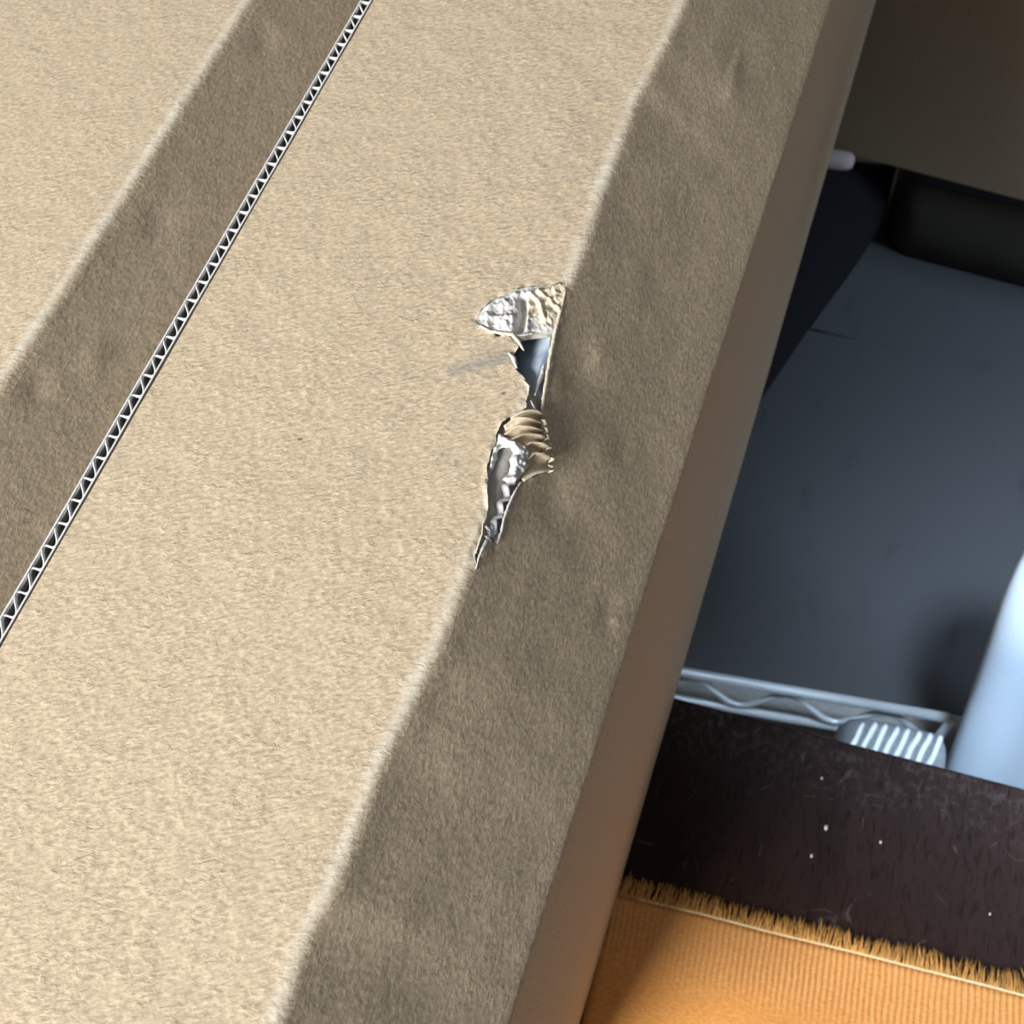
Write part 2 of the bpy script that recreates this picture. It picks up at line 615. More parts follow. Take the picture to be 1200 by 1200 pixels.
for f in fo:
    q = [(vo[i].x / K, vo[i].y / K) for i in f]
    c = (sum(a[0] for a in q) / 3, sum(a[1] for a in q) / 3)
    if not inside(c, HOLE):
        cells.append(q)


def add_float(o, name, vals):
    a = o.data.attributes.new(name, 'FLOAT', 'POINT')
    a.data.foreach_set('value', vals)


cbox = thing('cardboard_box', 'large tan cardboard box with a ragged tear through its slanted edge', 'box', (-0.11, 0.39, Z_BASE))


def board_panel(name, lo, hi, mat):
    idx, verts, faces, par = {}, [], [], []
    for q in cells:
        c = sum(a[0] for a in q) / len(q)
        if not (lo < c <= hi):
            continue
        f = []
        for u, y in q:
            key = (round(u, 6), round(y, 6))
            if key not in idx:
                idx[key] = len(verts)
                d = poly_dist((u, y), HOLE) if hb[0] - 0.004 < u < hb[1] + 0.004 and hb[2] - 0.004 < y < hb[3] + 0.004 else 1
                sag = -0.0007 * math.exp(-(d / 0.0012) ** 2) * n3(u * 500, y * 300, 2) * 2
                verts.append(board_point(u, y, sag))
                par.append((u, y, d))
            f.append(idx[key])
        faces.append(f)
    o = mesh(name, verts, faces, mat, cbox)
    wear, smd = [], []
    for u, y, d in par:
        w = 0.0
        if -0.02 < u < 0.004:
            wid = 0.0027 + 0.0014 * n3(y * 60, 3.3)
            w = 0.95 * smooth01(1.15 - abs(u + 0.0016) / wid) * (0.75 + 0.5 * n3(y * 45, 9.1))
        if UC - 0.006 < u < UC + 0.002:
            w = max(w, 0.06 * smooth01(1 - abs(u - UC + 0.0012) / 0.0025))
        w = max(w, 0.8 * math.exp(-(d / 0.0006) ** 2))
        wear.append(max(0, min(1, w)))
        s = 0.0
        for a, b, wd, st in SMEARS:
            ds, t = seg_dist((u, y), a, b)
            if ds < wd * 2:
                s = max(s, st * math.exp(-(ds / wd) ** 2))
        smd.append(s)
    add_float(o, 'wear', wear)
    add_float(o, 'smudge', smd)
    return o


tp = board_panel('top_panel', -9, top_cut, M['kraft'])
bp = board_panel('bevel_panel', top_cut, side_cut, M['kraft_slope'])
sp = board_panel('side_panel', side_cut, 9, M['kraft_side'])
for o in (tp, bp, sp):
    recalc(o)
    if o.data.polygons[0].normal.z < 0 and o is not sp:
        o.data.flip_normals()
if sum(p.normal.x for p in sp.data.polygons) < 0:
    sp.data.flip_normals()
# the rest of the box: bottom, far side, ends with the bevelled outline
box_mesh('bottom_panel', (X_LEFT, Y0, Z_BASE), (X_CREASE - 0.0005, Y1, Z_BASE + 0.004), M['kraft_side'], cbox)
box_mesh('side_panel', (X_LEFT, Y0 + 0.004, Z_BASE + 0.004), (X_LEFT + 0.004, Y1 - 0.004, Z_TOP - 0.0008), M['kraft_side'], cbox)
for yy, s in ((Y0, 1), (Y1, -1)):
    o = [(X_LEFT, Z_BASE), (X_CREASE, Z_BASE), (X_CREASE, Z_CREASE), (fold_x(yy), Z_TOP - 0.0004), (X_LEFT, Z_TOP - 0.0004)]
    v = [(x, yy, z) for x, z in o] + [(x, yy + 0.004 * s, z) for x, z in o]
    n = len(o)
    f = [tuple(range(n)), tuple(range(2 * n - 1, n - 1, -1))] + [(i, (i + 1) % n, n + (i + 1) % n, n + i) for i in range(n)]
    eo_ = mesh('end_panel', v, f, M['kraft_side'], cbox, smooth=False)
    recalc(eo_)


# ------------------------------------------------------------------ what the tear shows
def patch(name, poly_px, hfun, mat, step=0.0006, parent=cbox, thick=0.0, rough=0.0):
    """a sheet over a measured outline; hfun(u, y, d, px-like coords) gives its height along the board's normal"""
    poly = [on_board(*p) for p in poly_px]
    if rough:
        poly = roughen(poly, rough, 0.0007)
    x0, x1 = min(p[0] for p in poly), max(p[0] for p in poly)
    y0, y1 = min(p[1] for p in poly), max(p[1] for p in poly)
    P = [(x, y) for x in lin(x0, x1, step) for y in lin(y0, y1, step)]
    P = [p for p in P if inside(p, poly) and poly_dist(p, poly) > step * 0.35]
    nb_ = len(P)
    V = [Vector((p[0] * K, p[1] * K)) for p in P + poly]
    E = [(nb_ + i, nb_ + (i + 1) % len(poly)) for i in range(len(poly))]
    vo, eo, fo, *_ = delaunay_2d_cdt(V, E, [], 0, 1e-6)
    faces = []
    for f in fo:
        c = (sum(vo[i].x for i in f) / 3 / K, sum(vo[i].y for i in f) / 3 / K)
        if inside(c, poly):
            faces.append(tuple(f))
    verts = []
    for v in vo:
        u, y = v.x / K, v.y / K
        p, n = section(u, y)
        verts.append(p + n * hfun(u, y, poly_dist((u, y), poly)))
    o = mesh(name, verts, faces, mat, parent)
    if sum(p.normal.z for p in o.data.polygons) < 0:
        o.data.flip_normals()
    if thick:
        md = o.modifiers.new('thickness', 'SOLIDIFY')
        md.thickness = thick
        md.offset = -1
    return o


def pxline(*p):
    return [on_board(*q) for q in p]


def ridge(u, y, line, w, h):
    d = poly_dist((u, y), line, closed=False)
    return h * math.exp(-(d / w) ** 2)


# inner liner of the board, open where the hole goes right through
IN = 0.0024
liner_px = [(535, 300), (700, 300), (690, 420), (665, 560), (620, 640), (590, 700), (520, 690), (545, 560), (560, 440)]
through_px = [(606, 396), (616, 393), (648, 390), (646, 430), (640, 452), (628, 458), (618, 449), (604, 436), (599, 418)]
THROUGH = [on_board(*p) for p in through_px]


def liner_obj():
    poly = [on_board(*p) for p in liner_px]
    P = [(x, y) for x in lin(-0.045, 0.03, 0.0025) for y in lin(0.05, 0.23, 0.0025)]
    P = [p for p in P if inside(p, poly) and not inside(p, THROUGH)]
    nb_ = len(P)
    V = [Vector((p[0] * K, p[1] * K)) for p in P + poly + THROUGH]
    n1, n2 = len(poly), len(THROUGH)
    E = [(nb_ + i, nb_ + (i + 1) % n1) for i in range(n1)] + [(nb_ + n1 + i, nb_ + n1 + (i + 1) % n2) for i in range(n2)]
    vo, eo, fo, *_ = delaunay_2d_cdt(V, E, [], 0, 1e-6)
    fs = []
    for f in fo:
        c = (sum(vo[i].x for i in f) / 3 / K, sum(vo[i].y for i in f) / 3 / K)
        if inside(c, poly) and not inside(c, THROUGH):
            fs.append(tuple(f))
    vs = []
    for v in vo:
        p, n = section(v.x / K, v.y / K)
        vs.append(p - n * (IN + 0.0006 * n3(v.x * 0.4, v.y * 0.3, 5)))
    o = mesh('inner_liner', vs, fs, M['grey_paper'], cbox)
    recalc(o)
    return o


liner_obj()

# crumpled white core at the upper end of the tear
PIT = pxline((612, 350), (614, 365), (608, 385))
R1 = pxline((622, 345), (633, 357), (638, 375))
R2 = pxline((630, 343), (645, 352), (655, 362))
R3 = pxline((656, 334), (640, 343), (632, 342))
R4 = pxline((620, 357), (619, 372), (618, 390))
R5 = pxline((566, 372), (578, 362), (592, 354))
R6 = pxline((569, 362), (585, 352), (604, 345))
BALL = on_board(597, 376)


def crumple(u, y, d):
    h = 0.0001
    e = smooth01(d / 0.0025)
    r = 1 - abs(n3(u * 260, y * 200, 3.1)) * 2
    r2 = 1 - abs(n3(u * 620, y * 480, 8.2)) * 2
    h += e * (0.0011 * r + 0.0008 * r2 - 0.0010)
    h += ridge(u, y, R1, 0.0006, 0.0011) + ridge(u, y, R2, 0.0006, 0.0010) + ridge(u, y, R3, 0.0005, 0.0009)
    h += ridge(u, y, R4, 0.0004, 0.0012) + ridge(u, y, R5, 0.0005, 0.0007) + ridge(u, y, R6, 0.0005, 0.0009)
    h -= ridge(u, y, PIT, 0.0011, 0.0042)
    q = math.hypot(u - BALL[0], (y - BALL[1]) * 0.7)
    h += 0.0019 * math.exp(-(q / 0.0024) ** 2) * (1 + 0.5 * n3(u * 800, y * 700))
    return h


cr = patch('crumpled_core', [(660, 332), (640, 335), (616, 337), (600, 341), (585, 348), (570, 358), (562, 367), (559, 376),
                        (568, 387), (582, 391), (598, 393), (612, 392), (622, 388), (634, 391), (648, 391), (654, 375),
                        (660, 356), (664, 342)], crumple, M['white_paper'], 0.00045)
# towards the fold the peeled paper keeps its cream face
cr.data.materials.append(M['cream_paper'])
cut_u, cut_y = on_board(618, 360)[0], on_board(634, 376)[1]
for pl in cr.data.polygons:
    c = pl.center
    u_ = c.x - fold_x(c.y)
    if u_ > cut_u + 0.0012 * n3(c.x * 400, c.y * 400, 2) and c.y > cut_y + 0.0030 * n3(c.x * 300, c.y * 300, 6):
        pl.material_index = 1


# curled outer paper along the lower lip of that hollow
def strip(name, px, widths, lifts, mat, thick=0.0003, seed=0.0, cross=5, jag=0.0003):
    line = pxline(*px)
    pts_ = []
    for (a, b), i in zip(zip(line, line[1:]), range(99)):
        for s in range(6):
            t = s / 6
            pts_.append((a[0] + (b[0] - a[0]) * t, a[1] + (b[1] - a[1]) * t, i + t))
    pts_.append(line[-1] + (len(line) - 1,))

    def val(arr, t):
        i = min(int(t), len(arr) - 2)
        return arr[i] + (arr[i + 1] - arr[i]) * (t - i)
    verts = []
    for i, (u, y, t) in enumerate(pts_):
        a, b = pts_[max(0, i - 1)], pts_[min(len(pts_) - 1, i + 1)]
        dx, dy = b[0] - a[0], b[1] - a[1]
        l = math.hypot(dx, dy) or 1
        nx, ny = -dy / l, dx / l
        for c in range(cross):
            s = c / (cross - 1) - 0.5
            w = val(widths, t) * s + (jag * n3(i * 0.9, c * 3.0, seed) if c in (0, cross - 1) else 0)
            uu, yy = u + nx * w, y + ny * w
            p, n = section(uu, yy)
            verts.append(p + n * (val(lifts, t) + 0.0006 * (0.25 - s * s) * 3 + 0.00025 * n3(i * 0.7, c * 0.9, seed + 5)))
    o = mesh(name, verts, grid_faces(len(pts_), cross), mat, cbox)
    recalc(o)
    md = o.modifiers.new('thickness', 'SOLIDIFY')
    md.thickness = thick
    return o


strip('curled_lip', [(562, 382), (575, 389), (590, 392), (601, 394), (609, 403), (614, 411)], [0.0004, 0.0011, 0.0013, 0.0014, 0.0012, 0.0004],
      [0.0001, 0.0003, 0.0006, 0.0009, 0.0006, 0.0], M['cream_paper'], seed=2)
strip('curled_lip', [(604, 396), (614, 393), (625, 390)], [0.0004, 0.0008, 0.0004], [0.0004, 0.0002, -0.0004], M['white_paper'], seed=8)
strip('torn_tuft', [(596, 414), (602, 420), (606, 432)], [0.0006, 0.0017, 0.0005], [0.0001, 0.0003, 0.0], M['white_paper'], seed=3)
strip('torn_tuft', [(613, 446), (620, 453), (619, 463)], [0.0004, 0.0011, 0.0003], [0.0, 0.0002, 0.0], M['cream_paper'], seed=4)
# pale torn edge of the board down the right of the hole
strip('torn_edge', [(663, 340), (659, 358), (654, 376), (650, 392), (646, 412), (643, 430), (640, 448), (637, 466), (635, 480), (634, 490)],
      [0.0006, 0.0013, 0.0014, 0.0013, 0.0014, 0.0013, 0.0015, 0.0013, 0.0011, 0.0006],
      [0.0001] * 10, M['cream_paper'], seed=6, jag=0.0005)
strip('torn_edge', [(640, 425), (637, 440), (633, 450), (630, 462)], [0.0008, 0.0021, 0.0019, 0.0007],
      [-0.0012, -0.0010, -0.0012, -0.0016], M['white_paper'], seed=16, jag=0.0006)
strip('torn_tuft', [(623, 468), (625, 473), (628, 478), (629, 484)], [0.0004, 0.0008, 0.0008, 0.0004], [-0.0008, -0.0005, -0.0005, -0.0010],
      M['white_paper'], seed=19)


# the bag of blue film inside the box, seen through the hole
def film():
    vs = []
    nu, nv = 16, 22
    for i in range(nu):
        for j in range(nv):
            a, b = i / (nu - 1), j / (nv - 1)
            y = 0.134 + 0.052 * b
            u = -0.020 + 0.0265 * a
            p, n = section(u, y)
            dep = 0.0020 + 0.0125 * (1 - a) ** 1.6 + 0.0016 * abs(2 * b - 1) ** 3 + 0.0010 * n3(a * 5, b * 9, 2)
            vs.append(p - n * dep)
    o = mesh('plastic_bag', vs, grid_faces(nu, nv), M['film'])
    recalc(o)
    if sum(p.normal.z for p in o.data.polygons) < 0:
        o.data.flip_normals()
    return o


tag(film(), 'blue plastic film glimpsed inside the hole in the torn box edge', 'plastic bag')

# crushed fluting laid bare below the hole: wavy ridges that bend out over the bevel
RIBS = [[(600, 489), (612, 484), (622, 482), (632, 486)], [(591, 498), (604, 491), (618, 491), (633, 497)],
        [(592, 507), (606, 500), (620, 501), (635, 506)], [(598, 515), (612, 508), (624, 509), (636, 514)],
        [(610, 526), (620, 518), (629, 519), (639, 524)], [(615, 540), (623, 531), (631, 532), (642, 538)],
        [(612, 561), (622, 555), (632, 552), (642, 550)]]


def ribs():
    P = [[on_board(*q) for q in r] for r in RIBS]
    rows = []
    sub = 8
    n_across = (len(P) - 1) * sub + 1
    nt = 14
    verts = []
    for a in range(n_across):
        i = min(a // sub, len(P) - 2)
        fr = (a - i * sub) / sub
        for tt in range(nt):
            t = tt / (nt - 1) * 3
            kx = min(int(t), 2)
            ft = t - kx

            def pos(r):
                x0, x1 = r[kx], r[kx + 1]
                return (x0[0] + (x1[0] - x0[0]) * ft, x0[1] + (x1[1] - x0[1]) * ft)
            p0, p1 = pos(P[i]), pos(P[i + 1])
            u = p0[0] + (p1[0] - p0[0]) * fr
            y = p0[1] + (p1[1] - p0[1]) * fr
            s = tt / (nt - 1)
            wave = 1.1 - 2.2 * abs(math.sin(math.pi * a / sub)) ** 0.55
            amp = (0.0013 + 0.0002 * i) * (0.65 + 0.35 * smooth01(s * 1.5)) * (0.85 + 0.3 * n3(i * 3.1, 2))
            lift = -0.0004 + 0.0015 * smooth01(s) + 0.0008 * math.sin(math.pi * s)
            p, n = section(u, y)
            p.y -= 0.0011 * (wave + 1.1) / 2.2 * (0.6 + 0.4 * n3(i * 1.3, s * 2, 7))
            verts.append(p + n * (lift + amp * wave + 0.0003 * n3(a * 0.5, tt * 0.6, 4)))
    o = mesh('exposed_fluting', verts, grid_faces(n_across, nt), M['flute_paper'], cbox)
    recalc(o)
    md = o.modifiers.new('thickness', 'SOLIDIFY')
    md.thickness = 0.0004
    # white broken ends
    ev = []
    for r in RIBS[1:-1]:
        pass
    return o


ribs()
for i, r in enumerate(RIBS[1:]):
    # the pale broken rim at the outer end of each flute
    x, y = r[-1]
    strip('flute_end', [(x - 5, y - 3), (x - 1, y - 1), (x, y + 2), (x - 3, y + 5)], [0.0004, 0.0012, 0.0014, 0.0004],
          [0.0022, 0.0028, 0.0026, 0.0014], M['cream_paper'], seed=30 + i, cross=4)


def fuzz(u, y, d):
    r = 1 - abs(n3(u * 420, y * 330, 13.1)) * 2
    return -0.0010 + smooth01(d / 0.0012) * (0.0006 + 0.0017 * r + 0.0009 * n3(u * 1100, y * 900, 4))


patch('torn_core', [(582, 506), (590, 508), (600, 514), (612, 519), (622, 528), (623, 538), (617, 543), (618, 552), (609, 561),
                    (605, 568), (596, 565), (590, 561), (597, 555), (600, 545), (598, 537), (603, 531), (599, 523), (590, 522), (583, 526),
                    (581, 538), (577, 548), (573, 556), (570, 552), (573, 538), (576, 526), (581, 518)],
      fuzz, M['edge_paper'], 0.00045, rough=0.0002)


# wall of fluting along the right of the lower cut, seen from above
def zigzag():
    a, b = Vector(on_board(606, 567)), Vector(on_board(579, 634))
    L = (b - a).length
    d = (b - a) / L
    nr = Vector((d.y, -d.x))
    if nr.x > 0:
        nr = -nr
    N = 66
    top, bot = [], []
    for i in range(N):
        t = i / (N - 1)
        ph = t * 3.4 * 2 * math.pi
        w = 0.0019 * (1 - 0.35 * t) * (0.5 + 0.5 * math.sin(ph - 0.8)) + 0.0002
        c = a + d * (t * L) + nr * w
        p, n = section(c.x, c.y)
        top.append(p + n * (-0.0001 - 0.0004 * math.sin(ph) ** 2))
        c2 = c + nr * 0.0011
        p, n = section(c2.x, c2.y)
        bot.append(p - n * (IN - 0.0002))
    o = mesh('broken_fluting', top + bot, [(i, i + 1, N + i + 1, N + i) for i in range(N - 1)], M['edge_paper'], cbox)
    recalc(o)
    md = o.modifiers.new('thickness', 'SOLIDIFY')
    md.thickness = 0.00055
    md.offset = 0


zigzag()
strip('torn_edge', [(609, 566), (602, 579), (595, 594), (590, 609), (587, 624), (582, 637)], [0.0004, 0.0008, 0.0009, 0.0008, 0.0009, 0.0003],
      [0.0001] * 6, M['edge_paper'], seed=41, jag=0.0003)
strip('torn_sliver', [(576, 626), (570, 634), (565, 644), (560, 655), (557, 667)], [0.0006, 0.0013, 0.0012, 0.0006, 0.0002],
      [-0.0003, 0.0001, 0.0003, 0.0002, 0.0], M['white_paper'], seed=44, jag=0.0002)
strip('torn_sliver', [(566, 614), (565, 626), (561, 637), (558, 648)], [0.0002, 0.0006, 0.0006, 0.0002],
      [0.0, 0.0003, 0.0003, 0.0], M['cream_paper'], seed=45, jag=0.0002)
for t, (x, y, w) in enumerate([(573, 618, 0.0009), (578, 626, 0.0010), (574, 630, 0.0008)]):
    strip('torn_tuft', [(x - 4, y - 4), (x, y), (x + 5, y + 5)], [0.0003, w, 0.0003], [-0.0015, -0.0008, -0.0012], M['edge_paper'], seed=50 + t)

# ------------------------------------------------------------------ second long box at the left, and the upright board between the two
BX = -0.9455 * 0.25                        # its fold
SY0, SY1 = -0.075, 0.87
SIDE_X = -0.1955
KL = 0.9
SLW = (SIDE_X - BX) * math.hypot(1, KL)
T2 = Vector((1, -KL)).normalized()
Z_SC = Z_TOP - (SIDE_X - BX) * KL
lbox = thing('cardboard_box', 'undamaged tan cardboard box with a rubbed fold at the far left', 'box', (-0.31, 0.39, Z_BASE))


def second_sec(u):
    B = Vector((BX, Z_TOP))
    w = 0.0022
    if u < -w:
        return B + Vector((1, 0)) * u, Vector((0, 1))
    if u < w:
        a, b = B - Vector((w, 0)), B + T2 * w
        s = (u + w) / (2 * w)
        p = a * (1 - s) ** 2 + B * 2 * s * (1 - s) + b * s * s
        t = ((B - a) * (1 - s) + (b - B) * s).normalized()
        return p, Vector((-t.y, t.x))
    return B + T2 * u, Vector((-T2.y, T2.x))


def second_panel(name, uu, mat):
    yy = lin(SY0, 0.46, 0.002) + lin(0.46, SY1, 0.02)[1:]
    vs, wear = [], []
    for u in uu:
        for y in yy:
            h = 0.00022 * n3(u * 45 + 9, y * 30, 2.3) + (0.0002 * n3(u * 60, y * 28, 9.7) * smooth01((SLW - u) / 0.006) if u > 0.003 else 0)
            for (dy, du, r, d) in ((0.185, 0.014, 0.005, 0.0006), (0.13, 0.019, 0.004, -0.0005), (0.275, 0.012, 0.005, 0.0006), (0.11, 0.009, 0.004, 0.0006)):
                q = ((u - du) ** 2 + ((y - dy) * 0.7) ** 2) / (r * r)
                if q < 6:
                    h -= d * math.exp(-q)
            off = 0.0010 * n3(y * 14, 5.5) * smooth01(1 - abs(u) / 0.02)
            p, n = second_sec(u)
            p = p + n * h * smooth01((SLW - u) / 0.004)
            vs.append((p.x + off, y, p.y))
            w = 0.0
            if -0.02 < u < 0.004:
                wid = 0.0027 + 0.0012 * n3(y * 50, 7.3)
                w = 0.95 * smooth01(1.15 - abs(u + 0.0016) / wid) * (0.8 + 0.5 * n3(y * 40, 1.1))
            wear.append(max(0, min(1, w)))
    o = mesh(name, vs, grid_faces(len(uu), len(yy)), mat, lbox)
    recalc(o)
    if sum(p.normal.z for p in o.data.polygons) < 0:
        o.data.flip_normals()
    add_float(o, 'wear', wear)
    return o


second_panel('top_panel', lin(-0.17, -0.03, 0.01) + lin(-0.03, -0.006, 0.002)[1:] + lin(-0.006, 0.0035, 0.0005)[1:], M['kraft'])
second_panel('bevel_panel', lin(0.0035, SLW, 0.0012), M['kraft_slope'])
SXL = BX - 0.17
box_mesh('side_panel', (SIDE_X - 0.004, SY0 + 0.004, Z_BASE + 0.004), (SIDE_X, SY1 - 0.004, Z_SC - 0.0006), M['kraft_side'], lbox)
box_mesh('side_panel', (SXL, SY0 + 0.004, Z_BASE + 0.004), (SXL + 0.004, SY1 - 0.004, Z_TOP - 0.0008), M['kraft_side'], lbox)
box_mesh('bottom_panel', (SXL, SY0, Z_BASE), (SIDE_X, SY1, Z_BASE + 0.004), M['kraft_side'], lbox)
for yy, sg in ((SY0, 1), (SY1, -1)):
    oo = [(SXL, Z_BASE + 0.004), (SIDE_X, Z_BASE + 0.004), (SIDE_X, Z_SC), (BX, Z_TOP - 0.0008), (SXL, Z_TOP - 0.0008)]
    v = [(x, yy, z) for x, z in oo] + [(x, yy + 0.004 * sg, z) for x, z in oo]
    f = [tuple(range(5)), tuple(range(9, 4, -1))] + [(i, (i + 1) % 5, 5 + (i + 1) % 5, 5 + i) for i in range(5)]
    recalc(mesh('end_panel', v, f, M['kraft_side'], lbox, smooth=False))

# corrugated board standing on edge between the boxes, raw edge upwards
PX0, PX1, PZ = -0.1932, -0.1889, Z_TOP + 0.0003
board = thing('corrugated_board', 'cardboard board wedged upright between two boxes, raw corrugated edge up', 'cardboard', ((PX0 + PX1) / 2, 0.2, Z_BASE))
BY0, BY1 = -0.07, 0.60


def board_liner(name, xa, xb, zt, zb, mat):
    yy = lin(BY0, BY1, 0.002)
    vs, fs = [], []
    for y in yy:
        j = 0.00010 * n3(y * 260, xa * 9000) + 0.00025 * n3(y * 12, 4)
        vs += [(xa + j, y, zt), (xb + j, y, zt + 0.0001 * n3(y * 400, 3)), (xb + j, y, zb), (xa + j, y, zb)]
    for i in range(len(yy) - 1):
        for k_ in range(4):
            fs.append((i * 4 + k_, i * 4 + (k_ + 1) % 4, (i + 1) * 4 + (k_ + 1) % 4, (i + 1) * 4 + k_))
    o = mesh(name, vs, fs, mat, board, smooth=False)
    recalc(o)
    return o


LW_ = 0.00052
board_liner('liner_edge', PX0, PX0 + LW_, PZ, PZ - 0.0012, M['edge_paper'])
board_liner('liner_edge', PX1 - LW_, PX1, PZ, PZ - 0.0012, M['edge_paper'])
board_liner('liner', PX0, PX0 + LW_, PZ - 0.0012, Z_BASE + 0.0005, M['shaded_paper'])
board_liner('liner', PX1 - LW_, PX1, PZ - 0.0012, Z_BASE + 0.0005, M['shaded_paper'])


def cut_fluting():
    """the wavy middle paper between the two liners, its end flush with the cut"""
    per = 0.0075
    yy = lin(BY0, BY1, per / 20)
    a0, H = PX0 + LW_ * 0.75, (PX1 - PX0) - LW_ * 1.5
    vs = []
    for y in yy:
        ph = 2 * math.pi * (y + 0.0006 * n3(y * 70, 2)) / per
        yo = 0.13 * per * math.cos(ph) + 0.02 * per * math.sin(2 * ph)    # the flutes lean over
        x = a0 + H * (0.5 - 0.5 * math.cos(ph)) + 0.00025 * n3(y * 12, 4)
        t = 0.0003 * n3(y * 200, 8)
        for z in (PZ - 0.0001 + min(0, t), PZ - 0.0011, PZ - 0.006, PZ - 0.022):
            vs.append((x, y + yo, z))
    fs = grid_faces(len(yy), 4)
    me = bpy.data.meshes.new('fluting')
    me.from_pydata(vs, [], fs)
    me.materials.append(M['edge_paper'])
    me.materials.append(M['shaded_paper'])
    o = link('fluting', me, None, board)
    me.polygons.foreach_set('material_index', [0 if i % 3 == 0 else 1 for i in range(len(fs))])  # below the cut end the cell shade is painted in
    md = o.modifiers.new('thickness', 'SOLIDIFY')
    md.thickness = 0.0005
    md.offset = 0
    return o


cut_fluting()

# ------------------------------------------------------------------ bench
ang = math.atan2(0.1998 - 0.1909, 0.185 + 0.030)
bench = thing('bench', 'dark brown veneered bench with scuffed top beneath the boxes', 'bench', (-0.03, 0.192, 0.0))
bench.rotation_euler = (0, 0, ang)
bench['rotated'] = 1
bt = box_mesh('bench_top', (-0.50, -0.52, Z_BENCH - 0.045), (0.85, 0.0, Z_BENCH), M['bench'], bench, 0.0018, 3)
for x in (-0.45, 0.76):
    for y in (-0.47, -0.055):
        box_mesh('leg', (x, y - 0.025, 0.0), (x + 0.05, y + 0.025, Z_BENCH - 0.045), M['bench'], bench, 0.002, 1)
for x, y, r in ((968, 970, 0.0013), (1032, 987, 0.0008), (951, 1003, 0.0009), (963, 912, 0.0007), (1160, 1071, 0.0006)):
    w = at_depth(x, y, CAM_Z - Z_BENCH)
    bm = bmesh.new()
    bmesh.ops.create_icosphere(bm, subdivisions=1, radius=1)
    lw = Matrix.Rotation(-ang, 3, 'Z') @ (w - Vector((-0.03, 0.192, 0)))
    for v in bm.verts:
        v.co = Vector((lw.x + v.co.x * r * (1 + 0.4 * n3(v.co.x * 3, v.co.y * 3)), lw.y + v.co.y * r * 1.5, Z_BENCH + v.co.z * r * 0.35))
    me = bpy.data.meshes.new('paint_speck')
    bm.to_mesh(me)
    bm.free()
    link('paint_speck', me, M['speck'], bench)

# ------------------------------------------------------------------ orange cloth with a frayed end
A = at_depth(736, 1051, CAM_Z - Z_BENCH)
Bp = at_depth(1200, 1170, CAM_Z - Z_BENCH)
ca = math.atan2(Bp.y - A.y, Bp.x - A.x)
cloth = thing('orange_cloth', 'orange woven cloth with ribbed border and frayed edge on dark bench', 'cloth', (A.x, A.y, Z_BENCH))
cloth.rotation_euler = (0, 0, ca)
cloth['rotated'] = 1


def cloth_z(x, y):
    # flat under the box, softly lifting away from it
    s = smooth01((x - 0.012) / 0.06)
    return 0.0011 + s * (0.0022 + 0.0016 * n3(x * 14, y * 12, 3) + 0.0012 * math.sin(x * 38 + y * 20))


def edge_y(x):
    return 0.0012 * math.sin(x * 9) + 0.0008 * n3(x * 18, 4)


gx, gy = lin(-0.012, 0.60, 0.006), lin(-0.36, 0.0, 0.004)
vs = []
for x in gx:
    for y in gy:
        vs.append((x, y + edge_y(x) * smooth01(1 + y / 0.06), cloth_z(x, y)))
o = mesh('fabric', vs, grid_faces(len(gx), len(gy)), M['cloth'], cloth)
recalc(o)
md = o.modifiers.new('thickness', 'SOLIDIFY')
md.thickness = 0.0008
# twisted pale thread along the border
tv, tf = [], []
for s in (0, math.pi):
    p = []
    for x in lin(0.006, 0.60, 0.0009):
        a_ = x / 0.0022 * math.pi + s
        p.append((x, edge_y(x) + 0.00045 * math.cos(a_), cloth_z(x, 0) + 0.0007 + 0.00035 * math.sin(a_)))
    v, f = tube_data(p, 0.00050, 5)
    tf += [tuple(i + len(tv) for i in q) for q in f]
    tv += v
mesh('border_thread', tv, tf, M['thread'], cloth)
fv, ff = [], []
x = -0.012
while x < 0.58:
    L = random.uniform(0.0085, 0.0135)
    lean = random.gauss(0.0012, 0.0016) + 0.002 * n3(x * 60, 8)
    if random.random() < 0.05:
        lean += random.choice((-1, 1)) * random.uniform(0.002, 0.005)
        L *= 1.15
    z0 = cloth_z(x, 0)
    lift = random.uniform(0.0, 0.0022)
    r = random.uniform(0.00028, 0.00062)
    p = []
    for i in range(6):
        t = i / 5
        p.append((x + lean * t + 0.0007 * n3(x * 900, t * 2.2, 1) * t, edge_y(x) - 0.0006 + L * t + 0.0004 * n3(x * 700, t * 3, 6) * t,
                  max(0.0005, z0 * (1 - t) + 0.0007 + lift * math.sin(t * 2.6))))
    v, f = tube_data(p, [r * (1 - 0.55 * i / 5) for i in range(6)], 4)
    ff += [tuple(i + len(fv) for i in q) for q in f]
    fv += v
    x += random.uniform(0.00025, 0.0007)
fr = mesh('fringe', fv, ff, M['fringe'], cloth)
fr['kind'] = 'stuff'

# ------------------------------------------------------------------ low things behind the bench
# grey mat
mp = [(0.075, 1.02), (0.034, 0.958), (-0.049, 0.655), (-0.085, 0.52), (-0.137, 0.316), (0.75, 0.436), (0.75, 1.15)]
bm = bmesh.new()
f = bm.faces.new([bm.verts.new((x, y, 0.001)) for x, y in mp])
r_ = bmesh.ops.extrude_face_region(bm, geom=[f])
for v in [g for g in r_['geom'] if isinstance(g, bmesh.types.BMVert)]:
    v.co.z += 0.004
bmesh.ops.recalc_face_normals(bm, faces=bm.faces)
me = bpy.data.meshes.new('floor_mat')
bm.to_mesh(me)
bm.free()
tag(link('floor_mat', me, M['mat'], None, False), 'smooth dark grey mat spread on the floor behind the bench', 'mat')

